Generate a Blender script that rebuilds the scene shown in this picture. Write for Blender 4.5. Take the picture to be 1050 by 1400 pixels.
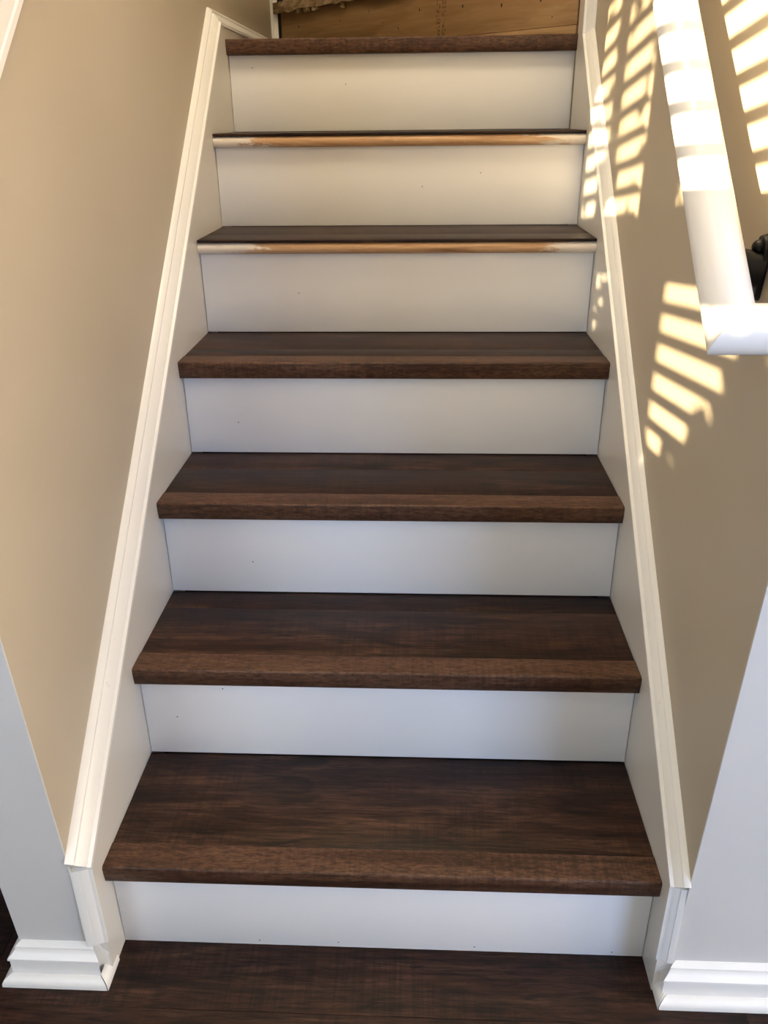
import bpy, bmesh, math, random
from mathutils import Vector
random.seed(7)
for o_ in list(bpy.data.objects): bpy.data.objects.remove(o_)
scene = bpy.context.scene
COL = scene.collection

# ------------------------------------------------------------------ camera, world, lights, exposure
cam_d = bpy.data.cameras.new('camera'); cam = bpy.data.objects.new('camera', cam_d); COL.objects.link(cam)
cam_d.sensor_fit = 'HORIZONTAL'; cam_d.sensor_width = 36.0; cam_d.lens = 36.0*1127.41/1050.0
cam_d.clip_start = 0.02
cam.location = (0.50012, -0.94777, 1.27470)
cam.rotation_euler = (1.12704, 0.00979, 0.04261)
scene.camera = cam

world = bpy.data.worlds.new('daylight'); scene.world = world; world.use_nodes = True
bg = world.node_tree.nodes['Background']
bg.inputs['Color'].default_value = (0.55, 0.72, 1.0, 1); bg.inputs['Strength'].default_value = 0.9

SUN_DIR = Vector((1.0, 1.43, -0.186)).normalized()
sun_d = bpy.data.lights.new('sun', 'SUN'); sun = bpy.data.objects.new('sun', sun_d); COL.objects.link(sun)
sun_d.energy = 36.0; sun_d.color = (1.0, 0.80, 0.50); sun_d.angle = math.radians(0.28)
sun.location = (-4, -6, 3); sun.rotation_euler = SUN_DIR.to_track_quat('-Z', 'Y').to_euler()

def area(name, loc, sx, sy, energy, col, direction):
    d = bpy.data.lights.new(name, 'AREA'); o = bpy.data.objects.new(name, d); COL.objects.link(o)
    d.shape = 'RECTANGLE'; d.size = sx; d.size_y = sy; d.energy = energy; d.color = col
    o.location = loc; o.rotation_euler = Vector(direction).to_track_quat('-Z', 'Y').to_euler()
    return o
area('sky_daylight_wide_window', (2.25, -1.96, 1.40), 1.10, 1.60, 29, (0.36, 0.56, 1.0), (0, 1, 0))
area('sky_daylight_pair_window', (-0.90, -1.93, 1.50), 1.00, 1.30, 15, (0.66, 0.80, 1.0), (0, 1, 0))

vs = scene.view_settings
vs.view_transform = 'Standard'; vs.look = 'None'; vs.gamma = 1.0; vs.use_curve_mapping = False
vs.exposure = 0.78

# ------------------------------------------------------------------ measures (metres)
W = 0.882; D = 0.24069; OV = 0.0253; TN = 0.0351; SN = 0.0503
H = [0, 0.2042, 0.4122, 0.6206, 0.8288, 1.0376, 1.2491, 1.4627]
M = 0.8682                                    # pitch of the flight
XL = -0.028; XR = W+0.022                     # plaster faces of the stair walls
YB = -2.0                                     # inner face of the window wall
def nose(y): return H[1]+(y+OV)*M

# ------------------------------------------------------------------ helpers
def link(name, me, mat=None, parent=None, smooth=None):
    ob = bpy.data.objects.new(name, me); COL.objects.link(ob)
    if mat is not None and not me.materials: me.materials.append(mat)
    if parent is not None: ob.parent = parent
    if smooth is not None:
        for p in me.polygons: p.use_smooth = True
        me.set_sharp_from_angle(angle=math.radians(smooth))
    return ob
def from_bm(name, bm, mat=None, parent=None, smooth=None):
    bmesh.ops.recalc_face_normals(bm, faces=bm.faces[:])
    me = bpy.data.meshes.new(name); bm.to_mesh(me); bm.free()
    return link(name, me, mat, parent, smooth)
def add_box(bm, x0, x1, y0, y1, z0, z1, bev=0.0):
    vs_ = [bm.verts.new(v) for v in ((x0,y0,z0),(x1,y0,z0),(x1,y1,z0),(x0,y1,z0),(x0,y0,z1),(x1,y0,z1),(x1,y1,z1),(x0,y1,z1))]
    fs = [bm.faces.new([vs_[i] for i in f]) for f in ((0,3,2,1),(4,5,6,7),(0,1,5,4),(1,2,6,5),(2,3,7,6),(3,0,4,7))]
    if bev > 0:
        es = list({e for f in fs for e in f.edges})
        bmesh.ops.bevel(bm, geom=es, offset=bev, segments=2, affect='EDGES', profile=0.5)
def box(name, x0, x1, y0, y1, z0, z1, mat, parent=None, bev=0.0):
    bm = bmesh.new(); add_box(bm, x0, x1, y0, y1, z0, z1, bev)
    return from_bm(name, bm, mat, parent, 40 if bev else None)
def boxes(name, L, mat, parent=None):
    bm = bmesh.new()
    for b in L: add_box(bm, *b)
    return from_bm(name, bm, mat, parent)
def prism(name, prof, a0, a1, axis, mat, parent=None, smooth=30):
    """profile extruded along an axis; axis 'x': prof=(y,z); 'y': prof=(x,z); 'z': prof=(x,y)"""
    bm = bmesh.new()
    def P(a, p):
        return {'x': (a, p[0], p[1]), 'y': (p[0], a, p[1]), 'z': (p[0], p[1], a)}[axis]
    A = [bm.verts.new(P(a0, p)) for p in prof]; B = [bm.verts.new(P(a1, p)) for p in prof]
    n = len(prof)
    bm.faces.new(A); bm.faces.new(B[::-1])
    for i in range(n): bm.faces.new((A[i], A[(i+1) % n], B[(i+1) % n], B[i]))
    return from_bm(name, bm, mat, parent, smooth)
def moulding(name, p0, p1, N, U, prof, mat, parent=None, m0=(0, 0), m1=(0, 0), smooth=35):
    """profile (out, up) run from p0 to p1; each end sheared by m=(per out, per up) for the mitres"""
    p0, p1, N, U = Vector(p0), Vector(p1), Vector(N).normalized(), Vector(U).normalized()
    T = (p1-p0).normalized(); bm = bmesh.new()
    A = [bm.verts.new(p0+N*a+U*b-T*(m0[0]*a+m0[1]*b)) for a, b in prof]
    B = [bm.verts.new(p1+N*a+U*b+T*(m1[0]*a+m1[1]*b)) for a, b in prof]
    n = len(prof); bm.faces.new(A); bm.faces.new(B[::-1])
    for i in range(n): bm.faces.new((A[i], A[(i+1) % n], B[(i+1) % n], B[i]))
    return from_bm(name, bm, mat, parent, smooth)
def arc(cx, cy, r, a0, a1, n):
    return [(cx+r*math.cos(math.radians(a0+(a1-a0)*i/n)), cy+r*math.sin(math.radians(a0+(a1-a0)*i/n))) for i in range(n+1)]
def empty(name, loc=(0, 0, 0)):
    o = bpy.data.objects.new(name, None); COL.objects.link(o); o.location = loc; o.empty_display_size = 0.05
    return o
def tag(o, label, cat=None, group=None, kind=None):
    if label: o['label'] = label
    if cat: o['category'] = cat
    if group: o['group'] = group
    if kind: o['kind'] = kind
    return o
def struct(o, label=None): return tag(o, label, kind='structure')

# ------------------------------------------------------------------ materials
class NT:
    def __init__(s, name):
        s.m = bpy.data.materials.new(name); s.m.use_nodes = True; s.t = s.m.node_tree
        s.b = s.t.nodes['Principled BSDF']
    def n(s, typ, **kw):
        nd = s.t.nodes.new(typ)
        for k, v in kw.items():
            if k in ('op', 'operation'): nd.operation = v
            elif k == 'data_type': nd.data_type = v
            elif k == 'blend': nd.blend_type = v
            elif k.startswith('i_'): nd.inputs[k[2:]].default_value = v
        return nd
    def l(s, a, b): s.t.links.new(a, b)
    def val(s, sock, v):
        if hasattr(v, 'links') or isinstance(v, bpy.types.NodeSocket): s.l(v, sock)
        else: sock.default_value = v
    def math(s, op, a, b=None, c=None, clamp=False):
        nd = s.n('ShaderNodeMath', op=op); nd.use_clamp = clamp
        s.val(nd.inputs[0], a)
        if b is not None: s.val(nd.inputs[1], b)
        if c is not None: s.val(nd.inputs[2], c)
        return nd.outputs[0]
    def mix(s, f, a, b, blend='MIX'):
        nd = s.n('ShaderNodeMix', data_type='RGBA', blend=blend)
        s.val(nd.inputs[0], f); s.val(nd.inputs[6], a); s.val(nd.inputs[7], b)
        return nd.outputs[2]
    def ramp(s, f, stops):
        nd = s.n('ShaderNodeValToRGB'); cr = nd.color_ramp
        while len(cr.elements) < len(stops): cr.elements.new(0.5)
        for e, (p, c) in zip(cr.elements, stops): e.position = p; e.color = c if len(c) == 4 else (*c, 1)
        s.l(f, nd.inputs[0]); return nd.outputs[0]
    def coords(s, scale, rnd=True, kind='Object'):
        tc = s.n('ShaderNodeTexCoord'); v = tc.outputs[kind]
        if rnd:
            oi = s.n('ShaderNodeObjectInfo'); cx = s.n('ShaderNodeCombineXYZ')
            s.l(s.math('MULTIPLY', oi.outputs['Random'], 37.0), cx.inputs[0]); s.l(s.math('MULTIPLY', oi.outputs['Random'], 91.0), cx.inputs[1])
            s.l(s.math('MULTIPLY', oi.outputs['Random'], 53.0), cx.inputs[2])
            ad = s.n('ShaderNodeVectorMath', op='ADD'); s.l(v, ad.inputs[0]); s.l(cx.outputs[0], ad.inputs[1]); v = ad.outputs[0]
        mu = s.n('ShaderNodeVectorMath', op='MULTIPLY'); s.l(v, mu.inputs[0]); mu.inputs[1].default_value = scale
        return mu.outputs[0]
    def noise(s, vec, scale=1.0, detail=4.0, rough=0.55, dist=0.0):
        nd = s.n('ShaderNodeTexNoise'); s.l(vec, nd.inputs['Vector'])
        nd.inputs['Scale'].default_value = scale; nd.inputs['Detail'].default_value = detail
        nd.inputs['Roughness'].default_value = rough; nd.inputs['Distortion'].default_value = dist
        return nd.outputs['Fac']
    def bump(s, h, strength, dist=0.001):
        nd = s.n('ShaderNodeBump'); nd.inputs['Strength'].default_value = strength; nd.inputs['Distance'].default_value = dist
        s.l(h, nd.inputs['Height']); s.l(nd.outputs[0], s.b.inputs['Normal'])

def vinyl(name, dark, mid, light, rough, saw=0.36, fine=1.0, knots=True, grain=(15.0, 190.0, 190.0)):
    k = NT(name)
    warp = k.noise(k.coords((2.2, 5.0, 5.0)), 1.0, 2, 0.5)
    g1 = k.noise(k.coords((1.9, 22.0, 22.0)), 1.0, 8, 0.66, 1.3)             # broad cathedral grain
    g2 = k.noise(k.coords(grain), 1.0, 6, 0.75, 0.6)           # fine pores
    base = k.ramp(g1, [(0.34, dark), (0.50, mid), (0.68, light)])
    g2r = k.ramp(g2, [(0.40, (0.30, 0.28, 0.27)), (0.50, (0.90, 0.90, 0.90)), (0.60, (1.60, 1.54, 1.48))])
    c = k.mix(0.9*fine, base, g2r, 'MULTIPLY')
    # cross-cut saw marks in patches
    sw = k.noise(k.coords((150.0, 5.0, 5.0)), 1.0, 3, 0.6, 0.2)
    patch = k.math('MULTIPLY', k.ramp(k.noise(k.coords((3.0, 7.0, 7.0)), 1.0, 2), [(0.42, (0, 0, 0)), (0.55, (1, 1, 1))]), saw)
    swr = k.ramp(sw, [(0.42, (0.35, 0.32, 0.30)), (0.58, (1.45, 1.42, 1.4))])
    c = k.mix(patch, c, swr, 'MULTIPLY')
    if knots:
        kn = k.noise(k.coords((5.5, 19.0, 19.0)), 1.0, 3, 0.5, 1.6)
        knr = k.ramp(kn, [(0.60, (0, 0, 0)), (0.70, (1, 1, 1))])
        c = k.mix(k.math('MULTIPLY', knr, 0.85), c, (dark[0]*0.35, dark[1]*0.33, dark[2]*0.33, 1))
        big = k.ramp(warp, [(0.3, (0.72, 0.72, 0.72)), (0.7, (1.2, 1.2, 1.2))])
        c = k.mix(0.8, c, big, 'MULTIPLY')
    k.l(c, k.b.inputs['Base Color'])
    k.b.inputs['Roughness'].default_value = rough; k.b.inputs['Specular IOR Level'].default_value = 0.26
    k.bump(g2, 0.25, 0.0006)
    return k.m
def paint(name, col, rough, mott=0.02, bump=0.05, scuff=0.0, spec=0.4):
    k = NT(name)
    n = k.noise(k.coords((3, 3, 3), rnd=False), 1.0, 3)
    lo = tuple(v*(1-mott) for v in col); hi = tuple(min(1, v*(1+mott)) for v in col)
    c = k.ramp(n, [(0.35, lo), (0.65, hi)])
    if scuff > 0:
        s_ = k.noise(k.coords((38, 55, 38), rnd=False), 1.0, 3, 0.6, 0.8)
        sr = k.ramp(s_, [(0.70, (0, 0, 0)), (0.78, (1, 1, 1))])
        c = k.mix(k.math('MULTIPLY', sr, scuff), c, tuple(v*0.45 for v in col)+(1,))
    k.l(c, k.b.inputs['Base Color'])
    k.b.inputs['Roughness'].default_value = rough; k.b.inputs['Specular IOR Level'].default_value = spec
    k.bump(k.noise(k.coords((260, 260, 260), rnd=False), 1.0, 3), bump, 0.0006)
    return k.m

MT = {}
MT['tread'] = vinyl('dark_oak_vinyl', (0.010, 0.0037, 0.0019), (0.029, 0.0115, 0.0062), (0.064, 0.030, 0.0162), 0.45)
MT['floor'] = vinyl('dark_oak_floor_vinyl', (0.010, 0.0037, 0.0019), (0.028, 0.0112, 0.0060), (0.060, 0.028, 0.0152), 0.46, saw=0.42)
MT['nosing'] = vinyl('brown_oak_nosing_vinyl', (0.044, 0.0205, 0.0120), (0.086, 0.042, 0.0240), (0.112, 0.060, 0.036), 0.42, saw=0.25, fine=0.75, knots=False, grain=(55.0, 210.0, 210.0))
MT['wall'] = paint('tan_wall_paint', (0.49, 0.42, 0.312), 0.5, 0.02, 0.10)
MT['front'] = paint('pale_grey_wall_paint', (0.63, 0.615, 0.585), 0.55, 0.015, 0.10)
MT['trim'] = paint('white_trim_gloss', (0.80, 0.785, 0.74), 0.32, 0.02, 0.06, 0.25)
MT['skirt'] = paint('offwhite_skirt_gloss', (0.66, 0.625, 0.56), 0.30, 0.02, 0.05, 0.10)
MT['riser'] = paint('white_riser_satin', (0.80, 0.79, 0.775), 0.34, 0.012, 0.03)
MT['rail'] = paint('white_rail_gloss', (0.82, 0.80, 0.76), 0.28, 0.01, 0.02)
MT['ceil'] = paint('ceiling_white', (0.75, 0.73, 0.68), 0.8)
k = NT('black_iron'); k.b.inputs['Base Color'].default_value = (0.004, 0.004, 0.0045, 1); k.b.inputs['Roughness'].default_value = 0.45
k.bump(k.noise(k.coords((120, 120, 120)), 1.0, 2), 0.1); MT['iron'] = k.m
k = NT('dark_gap'); k.b.inputs['Base Color'].default_value = (0.012, 0.008, 0.006, 1); k.b.inputs['Roughness'].default_value = 0.8
k.bump(k.noise(k.coords((90, 90, 90)), 1.0, 2), 0.1); MT['dark'] = k.m

# bare oak nosing with leftovers of white paint towards both ends
k = NT('bare_oak_with_old_paint')
g = k.noise(k.coords((3.0, 60.0, 60.0)), 1.0, 6, 0.65, 1.0)
wood = k.ramp(g, [(0.30, (0.24, 0.110, 0.042)), (0.50, (0.50, 0.295, 0.145)), (0.72, (0.66, 0.46, 0.27))])
st = k.noise(k.coords((14.0, 70.0, 70.0)), 1.0, 3, 0.6, 0.6)
wood = k.mix(k.math('MULTIPLY', k.ramp(st, [(0.66, (0, 0, 0)), (0.76, (1, 1, 1))]), 0.8), wood, (0.07, 0.028, 0.012, 1))
tc = k.n('ShaderNodeTexCoord'); sp = k.n('ShaderNodeSeparateXYZ'); k.l(tc.outputs['Object'], sp.inputs[0])
dist = k.math('ABSOLUTE', k.math('SUBTRACT', sp.outputs[0], 0.455))
edge = k.noise(k.coords((12.0, 50.0, 50.0)), 1.0, 6, 0.7, 0.5)
pm = k.math('ADD', dist, k.math('MULTIPLY', k.math('SUBTRACT', edge, 0.5), 0.42))
pf = k.ramp(pm, [(0.315, (0, 0, 0)), (0.355, (1, 1, 1))])
fl = k.ramp(k.noise(k.coords((45.0, 120.0, 120.0)), 1.0, 4, 0.7), [(0.66, (0, 0, 0)), (0.70, (1, 1, 1))])
pf = k.math('MAXIMUM', pf, k.math('MULTIPLY', fl, 0.55))
k.l(k.mix(pf, wood, (0.74, 0.66, 0.55, 1)), k.b.inputs['Base Color'])
k.b.inputs['Roughness'].default_value = 0.5; k.bump(g, 0.3, 0.001); MT['oldnose'] = k.m

# unfinished pine riser board
k = NT('raw_pine_board')
g = k.noise(k.coords((3.0, 9.0, 22.0), rnd=False), 1.0, 6, 0.6, 1.2)
c = k.ramp(g, [(0.30, (0.25, 0.135, 0.052)), (0.55, (0.34, 0.20, 0.085)), (0.75, (0.42, 0.265, 0.125))])
f2 = k.noise(k.coords((8.0, 8.0, 120.0), rnd=False), 1.0, 3)
c = k.mix(0.35, c, k.ramp(f2, [(0.35, (0.7, 0.65, 0.6)), (0.65, (1.1, 1.1, 1.1))]), 'MULTIPLY')
k.l(c, k.b.inputs['Base Color']); k.b.inputs['Roughness'].default_value = 0.62; k.bump(g, 0.2, 0.001); MT['pine'] = k.m
k = NT('torn_wood_edge')
g = k.noise(k.coords((30.0, 30.0, 60.0), rnd=False), 1.0, 5, 0.7, 1.0)
k.l(k.ramp(g, [(0.35, (0.08, 0.042, 0.018)), (0.5, (0.30, 0.20, 0.10)), (0.7, (0.52, 0.40, 0.25))]), k.b.inputs['Base Color'])
k.b.inputs['Roughness'].default_value = 0.8; k.bump(g, 0.6, 0.002); MT['torn'] = k.m
k = NT('brown_ink'); k.b.inputs['Base Color'].default_value = (0.10, 0.05, 0.02, 1); k.b.inputs['Roughness'].default_value = 0.8
k.bump(k.noise(k.coords((90, 90, 90)), 1.0, 2), 0.1); MT['ink'] = k.m
k = NT('leaf_green'); n_ = k.noise(k.coords((6, 6, 6)), 1.0, 3)
k.l(k.ramp(n_, [(0.3, (0.02, 0.05, 0.012)), (0.7, (0.06, 0.12, 0.03))]), k.b.inputs['Base Color']); k.b.inputs['Roughness'].default_value = 0.5; MT['leaf'] = k.m
k = NT('bark'); n_ = k.noise(k.coords((20, 20, 4)), 1.0, 4)
k.l(k.ramp(n_, [(0.3, (0.03, 0.02, 0.012)), (0.7, (0.10, 0.07, 0.045))]), k.b.inputs['Base Color']); k.b.inputs['Roughness'].default_value = 0.9; MT['bark'] = k.m
k = NT('lawn'); n_ = k.noise(k.coords((9, 9, 9)), 1.0, 5)
k.l(k.ramp(n_, [(0.3, (0.03, 0.05, 0.012)), (0.7, (0.10, 0.13, 0.04))]), k.b.inputs['Base Color']); k.b.inputs['Roughness'].default_value = 0.95; MT['lawn'] = k.m
# thin clear glass
k = NT('window_glass'); tr = k.n('ShaderNodeBsdfTransparent'); gl = k.n('ShaderNodeBsdfGlossy'); gl.inputs['Roughness'].default_value = 0.02
fr = k.n('ShaderNodeFresnel'); fr.inputs['IOR'].default_value = 1.35; mx = k.n('ShaderNodeMixShader')
k.l(fr.outputs[0], mx.inputs[0]); k.l(tr.outputs[0], mx.inputs[1]); k.l(gl.outputs[0], mx.inputs[2])
k.l(mx.outputs[0], k.t.nodes['Material Output'].inputs['Surface']); MT['glass'] = k.m

k = NT('sun_dimmer_sheet'); tr = k.n('ShaderNodeBsdfTransparent'); df = k.n('ShaderNodeBsdfDiffuse'); df.inputs['Color'].default_value = (0.05, 0.05, 0.05, 1)  # see-through sheet, added only to weaken the sun
mx = k.n('ShaderNodeMixShader'); mx.inputs[0].default_value = 0.34; k.l(tr.outputs[0], mx.inputs[1]); k.l(df.outputs[0], mx.inputs[2])
k.l(mx.outputs[0], k.t.nodes['Material Output'].inputs['Surface']); MT['dimmer'] = k.m

# ------------------------------------------------------------------ the room shell
LEAN = 0.065
def yf(z): return -0.050-LEAN*z                # front edge of the stair walls
ZT = 3.0
fl = struct(box('floor', -2.6, 3.2, -2.0, 3.0, -0.06, -0.008, MT['dark']), 'dark oak vinyl plank floor at the foot of the stairs')
# planks, each its own piece, long side across the stair
PW = 0.178; PL = 1.22
bm = bmesh.new(); add_box(bm, 0, PL-0.0006, 0, PW-0.0006, -0.008, 0, 0.0008)
bmesh.ops.recalc_face_normals(bm, faces=bm.faces[:]); pme = bpy.data.meshes.new('plank'); bm.to_mesh(pme); bm.free(); pme.materials.append(MT['floor'])
for i_ in range(-10, 1):
    x = -3.82+0.09+((i_*0.43) % 1.0)*PL
    if i_ == 0: x = -3.86
    while x < 3.2:
        if x+PL > -2.6:
            ob = bpy.data.objects.new('plank', pme); COL.objects.link(ob); ob.parent = fl; ob.location = (x, -0.117+PW*i_, 0)
        x += PL
for i_ in range(1, 9):                        # the passage left of the stair
    x = -0.15-PL+0.25*((i_*0.37) % 1.0)
    for _ in range(2):
        ob = bpy.data.objects.new('plank', pme); COL.objects.link(ob); ob.parent = fl; ob.location = (x, -0.117+PW*i_, 0); x -= PL

def lean_wall(name, x0, x1, y1, mat, label, ztop=ZT, yoff=0.0, thick=None):
    """wall whose near edge follows yf(z)"""
    bm = bmesh.new(); V = []
    for z in (0.0, ztop):
        ya = yf(min(z, 2.6))+yoff; yb = (ya+thick) if thick else y1
        V += [bm.verts.new(v) for v in ((x0, ya, z), (x1, ya, z), (x1, yb, z), (x0, yb, z))]
    for f in ((0,3,2,1),(4,5,6,7),(0,1,5,4),(1,2,6,5),(2,3,7,6),(3,0,4,7)): bm.faces.new([V[i] for i in f])
    return struct(from_bm(name, bm, mat), label)
lean_wall('wall_left', -0.146, XL, 2.42, MT['wall'], 'tan painted wall along the left side of the stairs', ztop=2.6)
box_l = struct(box('wall_left_upper', -0.146, XL, yf(2.6), 2.42, 2.6, ZT, MT['wall']), 'upper part of the tan left stair wall')
lean_wall('wall_right', XR, XR+0.118, 1.42, MT['wall'], 'tan painted wall along the right side, under the handrail', ztop=2.6)
struct(box('wall_right_upper', XR, XR+0.118, yf(2.6), 1.42, 2.6, ZT, MT['wall']), 'upper part of the tan right stair wall')
lean_wall('wall_front_left', -0.146, XL, 0, MT['front'], 'narrow grey wall end left of the stairs', ztop=2.6, yoff=-0.003, thick=0.0028)
lean_wall('wall_front_right', XR, 3.2, 0, MT['front'], 'grey wall facing the room right of the stairs', ztop=2.6, yoff=-0.003, thick=0.0028)
struct(box('wall_room_left', -2.7, -2.6, -2.1, 3.0, 0, 2.6, MT['front']), 'left wall of the room')
struct(box('wall_room_right', 3.2, 3.3, -2.1, 0.1, 0, 2.6, MT['front']), 'right wall of the room')
struct(box('wall_passage_end', -2.6, -0.146, 2.9, 3.0, 0, 2.6, MT['front']), 'end wall of the passage left of the stairs')
struct(box('wall_header', XL, XR, yf(2.6), yf(2.6)+0.1, 2.6, ZT, MT['wall']), 'wall above the stair opening')
struct(box('wall_landing_far', -0.146, 2.1, 2.42, 2.52, 0, ZT, MT['wall']), 'shaded wall behind the winding steps')
struct(box('wall_landing_side', XR+0.118, 2.1, 1.32, 1.42, 0, ZT, MT['wall']), 'wall beside the upper flight')
struct(box('wall_landing_end', 2.1, 2.2, 1.32, 2.52, 0, ZT, MT['wall']), 'wall at the end of the upper flight')
struct(boxes('ceiling', [(-2.7, 3.3, -2.1, yf(2.6), 2.6, 2.7), (-2.7, -0.146, yf(2.6), 3.0, 2.6, 2.7)], MT['ceil']), 'white ceiling of the room')
struct(box('ceiling_stair', -0.146, 2.2, yf(2.6), 2.52, ZT, ZT+0.1, MT['ceil']), 'white ceiling of the stairwell')
# window wall behind the viewer: a pair of double-hung windows (sun side) and one wide window (sky side)
PA = (-1.40, -0.99); PB = (-0.89, -0.40); WZ = (0.78, 2.42); C2 = (1.66, 2.84); CZ = (0.55, 2.25)
struct(boxes('wall_back', [(-2.7, PA[0], YB-0.1, YB, 0, 2.6), (PA[0], PB[1], YB-0.1, YB, 0, WZ[0]), (PA[0], PB[1], YB-0.1, YB, WZ[1], 2.6),
    (PA[1], PB[0], YB-0.1, YB, WZ[0], WZ[1]), (PB[1], C2[0], YB-0.1, YB, 0, 2.6), (C2[0], C2[1], YB-0.1, YB, 0, CZ[0]),
    (C2[0], C2[1], YB-0.1, YB, CZ[1], 2.6), (C2[1], 3.3, YB-0.1, YB, 0, 2.6)], MT['front']), 'window wall behind the viewer')
def window(n, x0, x1, z0, z1, meet, label, dimmer=None):
    w = struct(empty('window_%d' % n, (x0, YB, z0)), label)
    def bx(nm, *a):
        o = box(nm, *a, {'pane': MT['glass'], 'sun_dimmer': MT['dimmer']}.get(nm, MT['trim']), None, 0.0)
        o.parent = w; o.matrix_parent_inverse = w.matrix_world.inverted(); return o
    w.matrix_world; bpy.context.view_layer.update()
    yo = YB-0.07
    for a, b in ((z0, meet[0]), (meet[1], z1)):
        bx('sash_stile', x0, x0+0.012, yo, yo+0.035, a, b); bx('sash_stile', x1-0.012, x1, yo, yo+0.035, a, b)
        bx('pane', x0+0.012, x1-0.012, yo+0.015, yo+0.019, a, b)
    if dimmer: bx('sun_dimmer', x0, x1, yo-0.012, yo-0.011, dimmer[0], dimmer[1])  # unseen sheet added outside the pane to dim the sun stripes
    bx('meeting_rail', x0, x1, yo, yo+0.035, meet[0], meet[1])
    bx('bottom_rail', x0, x1, yo, yo+0.035, z0-0.0, z0+0.05)
    bx('window_stool', x0-0.03, x1+0.03, YB+0.0, YB+0.05, z0-0.025, z0)
    return w
window(1, *PA, *WZ, (1.36, 1.458), 'double hung window with blinds behind the viewer, far left', WZ)
window(2, *PB, *WZ, (1.36, 1.458), 'double hung window with blinds behind the viewer, beside the mullion', (WZ[0], 1.40))
window(3, *C2, *CZ, (1.38, 1.43), 'wide window behind the viewer at right')

# ------------------------------------------------------------------ the staircase
stairs = tag(empty('staircase', (W/2, 0, 0)), 'straight staircase with dark brown oak treads and white risers between tan walls', 'staircase')
bpy.context.view_layer.update()
def own(o, parent):
    o.parent = parent; o.matrix_parent_inverse = parent.matrix_world.inverted(); return o
speck = bmesh.new(); bmesh.ops.create_circle(speck, cap_ends=True, segments=8, radius=1.0)
sme = bpy.data.meshes.new('nail_hole'); speck.to_mesh(sme); speck.free(); sme.materials.append(MT['dark'])
def nail(parent, x, y, z, r, rz=0.0, sx=1.0):
    o = bpy.data.objects.new('nail_hole', sme); COL.objects.link(o); o.location = (x, y, z); o.rotation_euler = (math.pi/2, 0, rz); o.scale = (r*sx, r, r)
    return own(o, parent)
nails = {1: [(.235, .012), (.37, .013), (.60, .012), (.83, .010)], 2: [(.06, .085), (.15, .15)], 3: [(.17, .07)], 4: [(.11, .07)], 5: [(.22, .09)], 6: [(.50, .09), (.64, .12)], 7: [(.06, .15), (.30, .11)]}
for i in range(1, 8):
    yr = (i-1)*D; zt = H[i]
    rs = own(box('riser', 0.0011, W-0.0011, yr, yr+0.014, H[i-1]+0.001, zt-0.0355 if i not in (5, 6) else zt-0.031, MT['riser'], None, 0.0008), stairs)
    for nx, nz in nails[i]: nail(rs, nx, yr-0.0004, H[i-1]+nz, 0.0013)
    own(box('carriage', 0.02, W-0.02, yr+0.016, yr+D, max(0.0, H[i-1]-0.02), zt-0.038, MT['dark']), stairs)
    tr = own(empty('tread', (W/2, yr, zt)), stairs); bpy.context.view_layer.update()
    yb = i*D-0.0004; yn = yr-OV
    if i in (5, 6):
        yv = yr-0.0200
        b1 = own(box('tread_board', 0.0012, W-0.0012, yv+0.001, yr+0.075, zt-0.0055, zt, MT['tread'], None, 0.0006), tr)
        b2 = own(box('tread_board', 0.0012, W-0.0012, yr+0.0755, yb, zt-0.0055, zt, MT['tread'], None, 0.0006), tr)
        r_ = 0.0118; zc = zt-0.0062-0.0125
        prof = [(yb, zt-0.0062), (yb, zt-0.031)]+[(yv+r_+0.0005+r_*math.cos(math.radians(a)), zc+0.0122*math.sin(math.radians(a))) for a in range(270, 89, -12)]
        on_ = own(prism('old_nosing', prof, 0.0006, W-0.0006, 'x', MT['oldnose'], None, 40), tr)
        on_['label'] = 'bare rounded oak nosing with leftover white paint at both ends'
    else:
        yse = yn+SN
        cuts = {1: [yse, yb], 2: [yse, yr+0.178, yb], 3: [yse, yr+0.15, yb], 4: [yse, yr+0.085, yb], 7: [yse, yb, 1.62, 1.80, 1.98, 2.16, 2.33]}[i]
        for a, b in zip(cuts[:-1], cuts[1:]):
            own(box('tread_board', 0.0008, W-0.0008, a+0.0003, b, zt-0.007, zt-0.0006, MT['tread'], None, 0.0007), tr)
        # nosing: flat top lip, eased corner, front slightly undercut
        R_ = 0.0042
        prof = [(yse, zt), (yse, zt-0.007), (yr-0.0005, zt-0.007), (yr-0.0005, zt-TN), (yn+0.0045, zt-TN), (yn+0.0025, zt-TN+0.0025)]
        prof += [(yn+0.0008, zt-0.018)]+[(yn+R_-R_*math.cos(math.radians(a)), zt-R_+R_*math.sin(math.radians(a))) for a in range(0, 91, 15)]
        no = own(prism('nosing', prof, 0.0004, W-0.0004, 'x', MT['nosing'], None, 40), tr)
# the bare winder riser above the landing, turned 45 degrees
Pv = Vector((W, 1.452, 0)); Qv = Vector((0.0, 2.335, 0)); dv = (Qv-Pv); L45 = dv.length
rz45 = math.atan2(-dv.y, -dv.x)
z7 = H[7]
wr = own(empty('winder_step', (Qv.x, Qv.y, z7)), stairs); wr.rotation_euler = (0, 0, rz45); bpy.context.view_layer.update()
def loc(o): o.parent = wr; return o
pb = loc(box('riser_board', 0, L45, 0, 0.018, 0.0235, 0.160, MT['pine'], None, 0.0008)); pb['label'] = 'bare pine riser board with nail holes and faded stamp'
loc(box('bottom_strip', 0, L45, -0.003, 0.016, 0.0, 0.022, MT['pine'], None, 0.0006))
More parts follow.
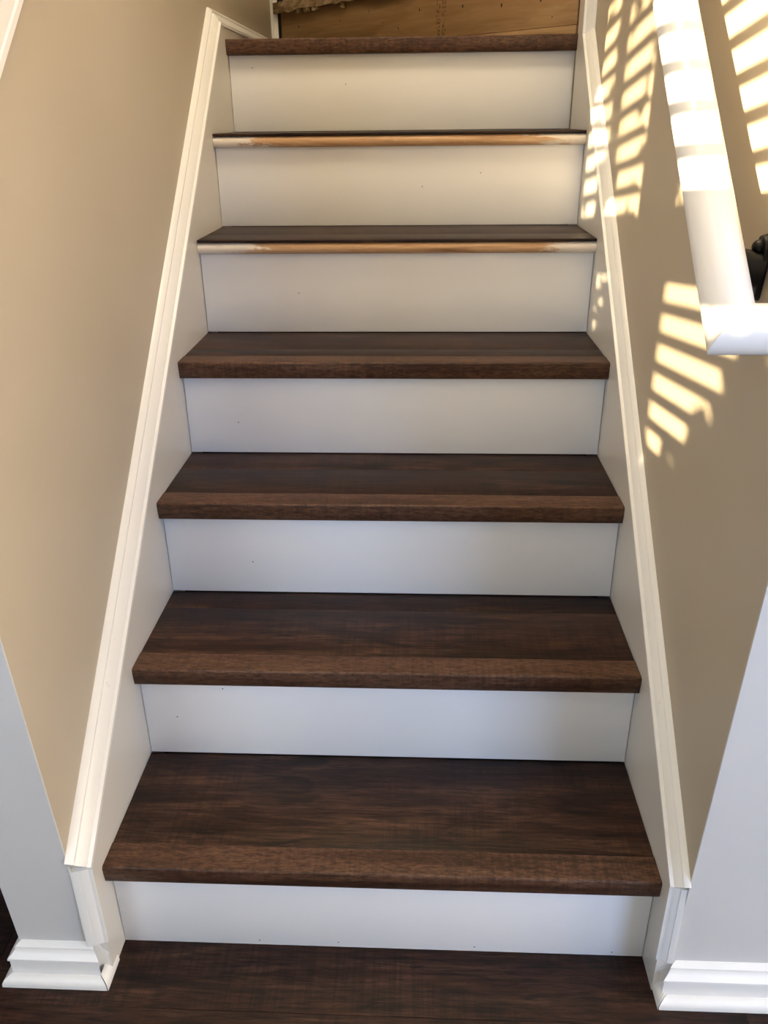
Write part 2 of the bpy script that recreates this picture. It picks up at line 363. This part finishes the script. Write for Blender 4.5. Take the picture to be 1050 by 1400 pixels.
# torn lip of the step above
bm = bmesh.new(); n_ = 44; rnd = random.Random(3)
ring = []
for j in range(n_+1):
    x = L45*j/n_; jz = rnd.uniform(-0.005, 0.004); jy = rnd.uniform(-0.004, 0.004)
    ring.append([bm.verts.new(v) for v in ((x, -0.022+jy, 0.146+jz), (x, -0.024+jy, 0.176), (x, 0.049, 0.176), (x, 0.0, 0.148+jz*0.5))])
for a, b in zip(ring[:-1], ring[1:]):
    for q in range(4): bm.faces.new((a[q], b[q], b[(q+1) % 4], a[(q+1) % 4]))
bm.faces.new(ring[0]); bm.faces.new(ring[-1][::-1])
lip = loc(from_bm('torn_lip', bm, MT['torn'])); lip['label'] = 'rough torn edge of the old step above'
for j in range(7):
    x = 0.02+0.34*rnd.random(); s_ = 0.006+0.008*rnd.random()
    loc(box('splinter', x, x+s_, -0.018-0.004*rnd.random(), -0.006, 0.132+0.008*rnd.random(), 0.148, MT['torn'], None, 0.001))
loc(box('upper_riser', 0, L45, 0.05, 0.065, 0.176, 0.36, MT['riser']))
loc(box('shadow_gap', 0.0, 0.012, -0.004, 0.012, 0.0, 0.20, MT['dark']))
for nx, nz, r_ in ((0.33, 0.10, .003), (0.47, .115, .0032), (0.60, .06, .0035), (0.69, .10, .004), (0.86, .095, .0045), (1.00, .085, .005), (1.13, .085, .0045), (1.17, .045, .0025), (1.09, .10, .003), (.11, .10, .004), (.075, .125, .003), (0.53, .08, .0025)):
    o = bpy.data.objects.new('nail_hole', sme); COL.objects.link(o); o.location = (nx, -0.0004, nz); o.rotation_euler = (math.pi/2, 0, 0); o.scale = (r_*0.55, r_, r_); o.parent = wr
# two faded rows of ink stamp, running up the board
bm = bmesh.new()
for colx in (0.765, 0.787):
    z = 0.03
    while z < 0.155:
        for sxx in (-0.006, 0.0, 0.006):
            if rnd.random() < 0.62:
                x0 = colx+sxx*0.8; hgt = rnd.choice((0.0025, 0.005, 0.008))
                v = [bm.verts.new(p) for p in ((x0, -0.0005, z), (x0+0.0032, -0.0005, z), (x0+0.0032, -0.0005, z+hgt), (x0, -0.0005, z+hgt))]; bm.faces.new(v)
        z += 0.0095
st = from_bm('stamp_print', bm, MT['ink']); st.parent = wr; st['label'] = 'two faded rows of brown ink stamp'

# ------------------------------------------------------------------ skirt boards with their moulded caps
SQ = math.sqrt(1+M*M); UPS = (0, -M/SQ, 1/SQ)
def skirt(n, side, rise, label, capw):
    x_in, x_wall = (0.0, XL) if side < 0 else (W, XR)
    N = (1, 0, 0) if side < 0 else (-1, 0, 0)
    th = abs(x_in-x_wall)
    t = struct(empty('trim_%d' % n, (x_wall, 0, 0)), label); bpy.context.view_layer.update()
    yF = -0.058
    if side < 0:
        yk = 1.383; zk = nose(yk)+rise
        poly = [(yF, 0.0), (yF, nose(yF)+rise), (yk, zk), (2.33, zk), (2.33, 0.0)]
    else:
        yk = 1.345; zk = nose(yk)+rise
        poly = [(yF, 0.0), (yF, nose(yF)+rise), (yk, zk), (yk, 2.3), (1.43, 2.3), (1.43, 0.0)]
    own(prism('skirt_board', poly, min(x_in, x_wall), max(x_in, x_wall), 'x', MT['skirt'], None, 20), t)
    k_ = capw/0.034; e = 0.0025
    prof = [(0, -0.002), (th+e, -0.002), (th+e, 0.005*k_), (th-0.003, 0.007*k_), (th-0.004, 0.010*k_), (th*0.5, 0.022*k_), (th*0.42, 0.0235*k_), (th*0.42, 0.0275*k_), (th*0.16, 0.0335*k_), (0, 0.034*k_)]
    p0 = Vector((x_wall, yF, nose(yF)+rise)); p1 = Vector((x_wall, yk, zk))
    ang = math.atan(M)
    # foot: turns down the wall end, mitred
    tf = math.tan((math.pi/2-ang)/2)
    own(moulding('cap_moulding', p0, p1, N, UPS, prof, MT['trim'], None, (0, -0.12 if side < 0 else 0.05), (0, math.tan(ang/2)) if side < 0 else (0, math.tan((math.pi/2-ang)/2)*-1)), t)
    own(moulding('foot_moulding', (x_wall, yF, 0.075), tuple(p0), N, (0, -1, 0), [(a, b*0.32) for a, b in prof], MT['trim'], None, (0, 0), (0, 0.25)), t)
    if side < 0:
        own(moulding('level_moulding', tuple(p1), (x_wall, 2.33, zk), N, (0, 0, 1), prof, MT['trim'], None, (0, math.tan(ang/2)), (0, 0)), t)
    else:
        own(moulding('upright_moulding', tuple(p1), (x_wall, yk, 2.3), N, (0, -1, 0), prof, MT['trim'], None, (0, -math.tan((math.pi/2-ang)/2)), (0, 0)), t)
    return t
skirt(1, -1, 0.064, 'white skirt board with moulded cap up the left side of the stairs', 0.036)
skirt(2, 1, 0.060, 'white skirt board with moulded cap up the right side of the stairs', 0.025)
# sloping trim board higher up on the left wall
t3 = struct(empty('trim_3', (XL, 0, 1.2)), 'sloping white trim board at the top left of the left wall'); bpy.context.view_layer.update()
c3 = 1.182
own(moulding('trim_board', (XL, -0.10, c3-0.10*M), (XL, 1.3, c3+1.3*M), (1, 0, 0), UPS,
    [(0, 0), (0.013, 0), (0.016, 0.003), (0.016, 0.012), (0.014, 0.014), (0.014, 0.022), (0.016, 0.024), (0.016, 0.09), (0, 0.09)], MT['trim'], None), t3)
# corner strip at the back of the landing
t4 = struct(empty('trim_4', (0, 2.33, 1.46)), 'narrow white upright trim at the back corner of the landing'); bpy.context.view_layer.update()
own(prism('corner_strip', [(-0.028, 2.42), (-0.028, 2.334), (-0.020, 2.331), (-0.018, 2.336), (-0.010, 2.336), (-0.008, 2.331), (0.0, 2.334), (0.0, 2.42)], 1.46, 2.4, 'z', MT['trim'], None, 20), t4)

# ------------------------------------------------------------------ baseboards round the wall ends
BP = [(0, 0), (0.021, 0), (0.021, 0.044), (0.0232, 0.047), (0.0228, 0.051), (0.016, 0.057), (0.012, 0.063), (0.012, 0.067), (0.006, 0.072), (0.0, 0.073)]
SP = [(0.0212, 0.0), (0.036, 0.0), (0.036, 0.004)]+[(0.0212+0.0148*math.cos(math.radians(a)), 0.004+0.013*math.sin(math.radians(a))) for a in range(15, 91, 15)]
yw = -0.0555
bl = struct(empty('baseboard_left', (-0.09, yw, 0)), 'white moulded baseboard with shoe strip round the left wall end'); bpy.context.view_layer.update()
own(moulding('base_front', (-0.138, yw, 0), (-0.0295, yw, 0), (0, -1, 0), (0, 0, 1), BP, MT['trim'], None, (1, 0), (0.85, 0)), bl)
own(moulding('shoe_front', (-0.137, yw, 0), (-0.0345, yw, 0), (0, -1, 0), (0, 0, 1), SP, MT['trim'], None, (1, 0), (0.98, 0)), bl)
own(moulding('base_side', (-0.138, 1.2, 0), (-0.138, yw, 0), (-1, 0, 0), (0, 0, 1), BP, MT['trim'], None, (0, 0), (1, 0)), bl)
own(moulding('shoe_side', (-0.137, 1.2, 0), (-0.137, yw, 0), (-1, 0, 0), (0, 0, 1), SP, MT['trim'], None, (0, 0), (1, 0)), bl)
own(moulding('base_return', (-0.0240, yw, 0), (-0.0240, -0.0585, 0), (1, 0, 0), (0, 0, 1), [(a, b*0.96) for a, b in BP], MT['trim'], None, (0.92, 0), (0, 0)), bl)
own(moulding('shoe_return', (-0.0335, yw, 0), (-0.0335, -0.036, 0), (1, 0, 0), (0, 0, 1), [(a, b*1.12) for a, b in SP], MT['trim'], None, (1, 0), (0, 0)), bl)
br = struct(empty('baseboard_right', (1.2, yw, 0)), 'white moulded baseboard with shoe strip along the right front wall'); bpy.context.view_layer.update()
own(moulding('base_front', (3.2, yw, 0), (0.9130, yw, 0), (0, -1, 0), (0, 0, 1), BP, MT['trim'], None, (0, 0), (1, 0)), br)
own(moulding('shoe_front', (3.2, yw, 0), (0.9215, yw, 0), (0, -1, 0), (0, 0, 1), SP, MT['trim'], None, (0, 0), (1, 0)), br)
own(moulding('base_return', (0.9125, -0.0585, 0), (0.9125, yw, 0), (-1, 0, 0), (0, 0, 1), BP, MT['trim'], None, (0, 0), (1, 0)), br)
own(moulding('shoe_return', (0.9200, -0.040, 0), (0.9200, yw-0.001, 0), (-1, 0, 0), (0, 0, 1), [(a, b*1.25) for a, b in SP], MT['trim'], None, (0, 0), (0.96, 0)), br)

# ------------------------------------------------------------------ handrail on the right wall
RX = 0.8166; RC = 1.159; RR = 0.026
def hand_rail():
    yE = -0.093; zE = RC+M*yE
    root = tag(empty('handrail', (XR, yE, zE)), 'white round wooden handrail with a mitred return into the right wall', 'handrail'); bpy.context.view_layer.update()
    n = 40; T = Vector((0, 1, M)).normalized()
    # rail: rings at the top end and on the mitre plane at the foot
    def tube(name, axis_p, axis_d, far, mitre_n, corner, cap):
        d_ = Vector(axis_d).normalized(); a1 = Vector((1, 0, 0)) if abs(d_.x) < 0.9 else Vector((0, 1, 0))
        a1 = (a1-d_*a1.dot(d_)).normalized(); a2 = d_.cross(a1)
        bm = bmesh.new(); A = []; B = []
        for j in range(n):
            off = a1*RR*math.cos(2*math.pi*j/n)+a2*RR*math.sin(2*math.pi*j/n)
            p = Vector(axis_p)+off
            tt = (Vector(corner)-p).dot(mitre_n)/d_.dot(mitre_n)
            A.append(bm.verts.new(p+d_*tt)); B.append(bm.verts.new(p+d_*far))
        for j in range(n): bm.faces.new((A[j], A[(j+1) % n], B[(j+1) % n], B[j]))
        bm.faces.new(A); bm.faces.new(B[::-1])
        return own(from_bm(name, bm, MT['rail'], None, 30), root)
    corner = Vector((RX, yE, zE)); X = Vector((1, 0, 0))
    mn = (T-X).normalized()
    tube('rail', corner, T, 1.75, mn, corner, True)
    tube('wall_return', corner, X, XR-RX-0.0004, mn, corner, True)
    # black iron bracket: wall plate, boss, curved arm, saddle
    by = 0.076; bz = 1.112
    br_ = own(empty('bracket', (XR, by, bz)), root); bpy.context.view_layer.update(); br_['label'] = 'black iron handrail bracket'
    bm = bmesh.new()                           # teardrop wall plate
    pr = arc(0, 0.022, 0.017, -20, 200, 14)+arc(0, -0.030, 0.0085, 200, 340, 8)
    A = [bm.verts.new((XR-0.0004, by+p[0], bz+p[1])) for p in pr]; B = [bm.verts.new((XR-0.007, by+p[0]*0.9, bz+p[1]*0.95)) for p in pr]
    for j in range(len(pr)): bm.faces.new((A[j], A[(j+1) % len(pr)], B[(j+1) % len(pr)], B[j]))
    bm.faces.new(A); bm.faces.new(B[::-1]); own(from_bm('wall_plate', bm, MT['iron'], None, 40), br_)
    zr = RC+M*by-RR*SQ*0.98
    pts = [(XR-0.004, bz+0.000, 0.024), (XR-0.016, bz+0.002, 0.019), (XR-0.042, bz+0.014, 0.012), (XR-0.066, bz+0.036, 0.0075), (XR-0.080, zr-0.020, 0.0075), (RX, zr+0.002, 0.009)]
    bm = bmesh.new(); rings = []
    for q, (x, z, r_) in enumerate(pts):
        a = pts[max(0, q-1)]; b = pts[min(len(pts)-1, q+1)]; tg = Vector((b[0]-a[0], 0, b[1]-a[1])).normalized(); up = Vector((0, 1, 0)); sd = tg.cross(up)
        rings.append([bm.verts.new(Vector((x, by, z))+up*r_*0.7*math.cos(2*math.pi*j/16)+sd*r_*math.sin(2*math.pi*j/16)) for j in range(16)])
    for a, b in zip(rings[:-1], rings[1:]):
        for j in range(16): bm.faces.new((a[j], a[(j+1) % 16], b[(j+1) % 16], b[j]))
    bm.faces.new(rings[0]); bm.faces.new(rings[-1][::-1]); own(from_bm('arm', bm, MT['iron'], None, 50), br_)
    own(moulding('saddle', (RX, by-0.03, RC+M*(by-0.03)-RR*SQ-0.002), (RX, by+0.03, RC+M*(by+0.03)-RR*SQ-0.002), (1, 0, 0), UPS, [(-0.011, 0), (0.011, 0), (0.013, 0.004), (-0.013, 0.004)], MT['iron'], None), br_)
    bm = bmesh.new(); bmesh.ops.create_uvsphere(bm, u_segments=16, v_segments=10, radius=0.0085); bmesh.ops.translate(bm, verts=bm.verts[:], vec=(XR-0.009, by, bz+0.024))
    own(from_bm('screw_head', bm, MT['iron'], None, 60), br_)
    return root
hand_rail()

# ------------------------------------------------------------------ window blinds (sun comes through them) and shrubs outside
def added_fill_lamp():  # unseen fill lamp, added to brighten the upper risers and walls
    x, y = 0.36, 0.55
    t = tag(empty('added_fill_light', (x, y, ZT)), 'square fill lamp added over the stairs to brighten the upper steps', 'lamp'); bpy.context.view_layer.update()
    own(box('fill_base', x-0.24, x+0.24, y-0.24, y+0.24, ZT-0.030, ZT-0.0005, MT['trim'], None, 0.004), t)
    kk = NT('lit_fill_panel'); kk.b.inputs['Base Color'].default_value = (0.8, 0.78, 0.7, 1); kk.b.inputs['Emission Color'].default_value = (1.0, 0.76, 0.46, 1)
    kk.l(kk.ramp(kk.noise(kk.coords((4, 4, 4)), 1.0, 2), [(0.3, (1.0, 0.84, 0.59)), (0.7, (1.0, 0.85, 0.61))]), kk.b.inputs['Emission Color'])
    kk.b.inputs['Emission Strength'].default_value = FILL
    own(box('fill_diffuser', x-0.225, x+0.225, y-0.225, y+0.225, ZT-0.075, ZT-0.030, kk.m, None, 0.010), t)
FILL = 16.0
added_fill_lamp()
def blind(x0, x1, label):
    b = tag(empty('window_blind', ((x0+x1)/2, YB+0.03, WZ[0])), label, 'blind', 'slatted blinds on the window wall'); bpy.context.view_layer.update()
    a = math.radians(17); hw = 0.025
    z = 1.3535-0.0505*11
    me = None
    while z < WZ[1]+0.01:
        if me is None:
            bm = bmesh.new(); add_box(bm, x0-0.02, x1+0.02, -hw, hw, -0.0012, 0.0012); bmesh.ops.recalc_face_normals(bm, faces=bm.faces[:]); me = bpy.data.meshes.new('slat'); bm.to_mesh(me); bm.free(); me.materials.append(MT['trim'])
        o = bpy.data.objects.new('slat', me); COL.objects.link(o); o.location = (0, YB+0.035, z); o.rotation_euler = (a, 0, 0); own(o, b); z += 0.0505
    own(box('head_rail', x0-0.02, x1+0.02, YB+0.005, YB+0.062, WZ[1]+0.03, WZ[1]+0.075, MT['trim']), b)
    for xx in (x0+0.10, x1-0.12): own(box('ladder_cord', xx, xx+0.003, YB+0.033, YB+0.036, WZ[0], WZ[1]+0.03, MT['trim']), b)
    return b
blind(*PA, 'white slatted blind behind the viewer, far left window')
blind(*PB, 'white slatted blind behind the viewer, window nearer the stairs')
struct(box('ground', -9, 6, -9, YB-0.1, -0.12, -0.06, MT['lawn']), 'lawn outside the windows')
def shrub(name, label, cells, trunk, seed):
    rr = random.Random(seed); t = tag(empty(name, (trunk[0], trunk[1], -0.06)), label, 'shrub'); bpy.context.view_layer.update()
    bm = bmesh.new()
    for (xw, zw, size, dd) in cells:
        y = YB-dd; c = Vector((xw-dd/1.43, y, zw+0.13*dd))
        ax = Vector((rr.uniform(-1, 1), rr.uniform(-0.4, 0.4), rr.uniform(-1, 1))).normalized(); n2 = ax.cross(Vector((rr.uniform(-.4, .4), 1, rr.uniform(-.4, .4)))).normalized(); n3 = ax.cross(n2)
        q = [c+ax*size, c+n2*size*0.55+n3*size*0.08, c-ax*size, c-n2*size*0.55+n3*size*0.08]
        q2 = [p+n3*0.0015 for p in q]
        A = [bm.verts.new(p) for p in q]; B = [bm.verts.new(p) for p in q2]
        bm.faces.new(A); bm.faces.new(B[::-1])
        for j in range(4): bm.faces.new((A[j], A[(j+1) % 4], B[(j+1) % 4], B[j]))
    lf = own(from_bm('foliage', bm, MT['leaf']), t); lf['kind'] = 'stuff'
    zt_ = trunk[2]
    own(prism('stem', arc(trunk[0], trunk[1], 0.03, 0, 324, 9), -0.06, zt_, 'z', MT['bark'], None, 60), t)
    return t
rr = random.Random(11); cells = []
for gx in range(36):
    for gz in range(52):                       # solid crown in front of the lower sashes
        xw = PA[0]-0.20+gx*0.036+rr.uniform(-.012, .012); zw = 0.42+gz*0.022+rr.uniform(-.01, .01)
        if xw < -0.93: lim = 1.40
        elif xw < -0.78: lim = 1.085
        elif xw < -0.60: lim = 1.130+(xw+0.715)*0.9
        else: lim = min(1.345, 1.235+(xw+0.60)*1.5)
        sz = 0.075 if zw < lim-0.09 else 0.042
        if any(math.hypot(xw-hx, zw-hz) < 0.052 for hx, hz in ((-1.13, 1.33), (-1.135, 1.278), (-1.157, 1.222))): sz = 0.0
        if sz and zw < lim-0.012-sz*0.35: cells.append((xw, zw, sz, rr.uniform(1.2, 1.7)))
for _ in range(190): cells.append((rr.uniform(PA[0]-0.1, PA[1]+0.02), rr.uniform(1.45, 2.55), rr.uniform(0.012, 0.034), rr.uniform(1.2, 1.7)))
for _ in range(14): cells.append((rr.uniform(PB[0], PB[0]+0.12), rr.uniform(1.42, 1.52), rr.uniform(0.02, 0.035), rr.uniform(1.2, 1.7)))
shrub('tall_shrub', 'tall leafy shrub outside the windows behind the viewer', cells, (-2.2, YB-1.45, 2.2), 5)
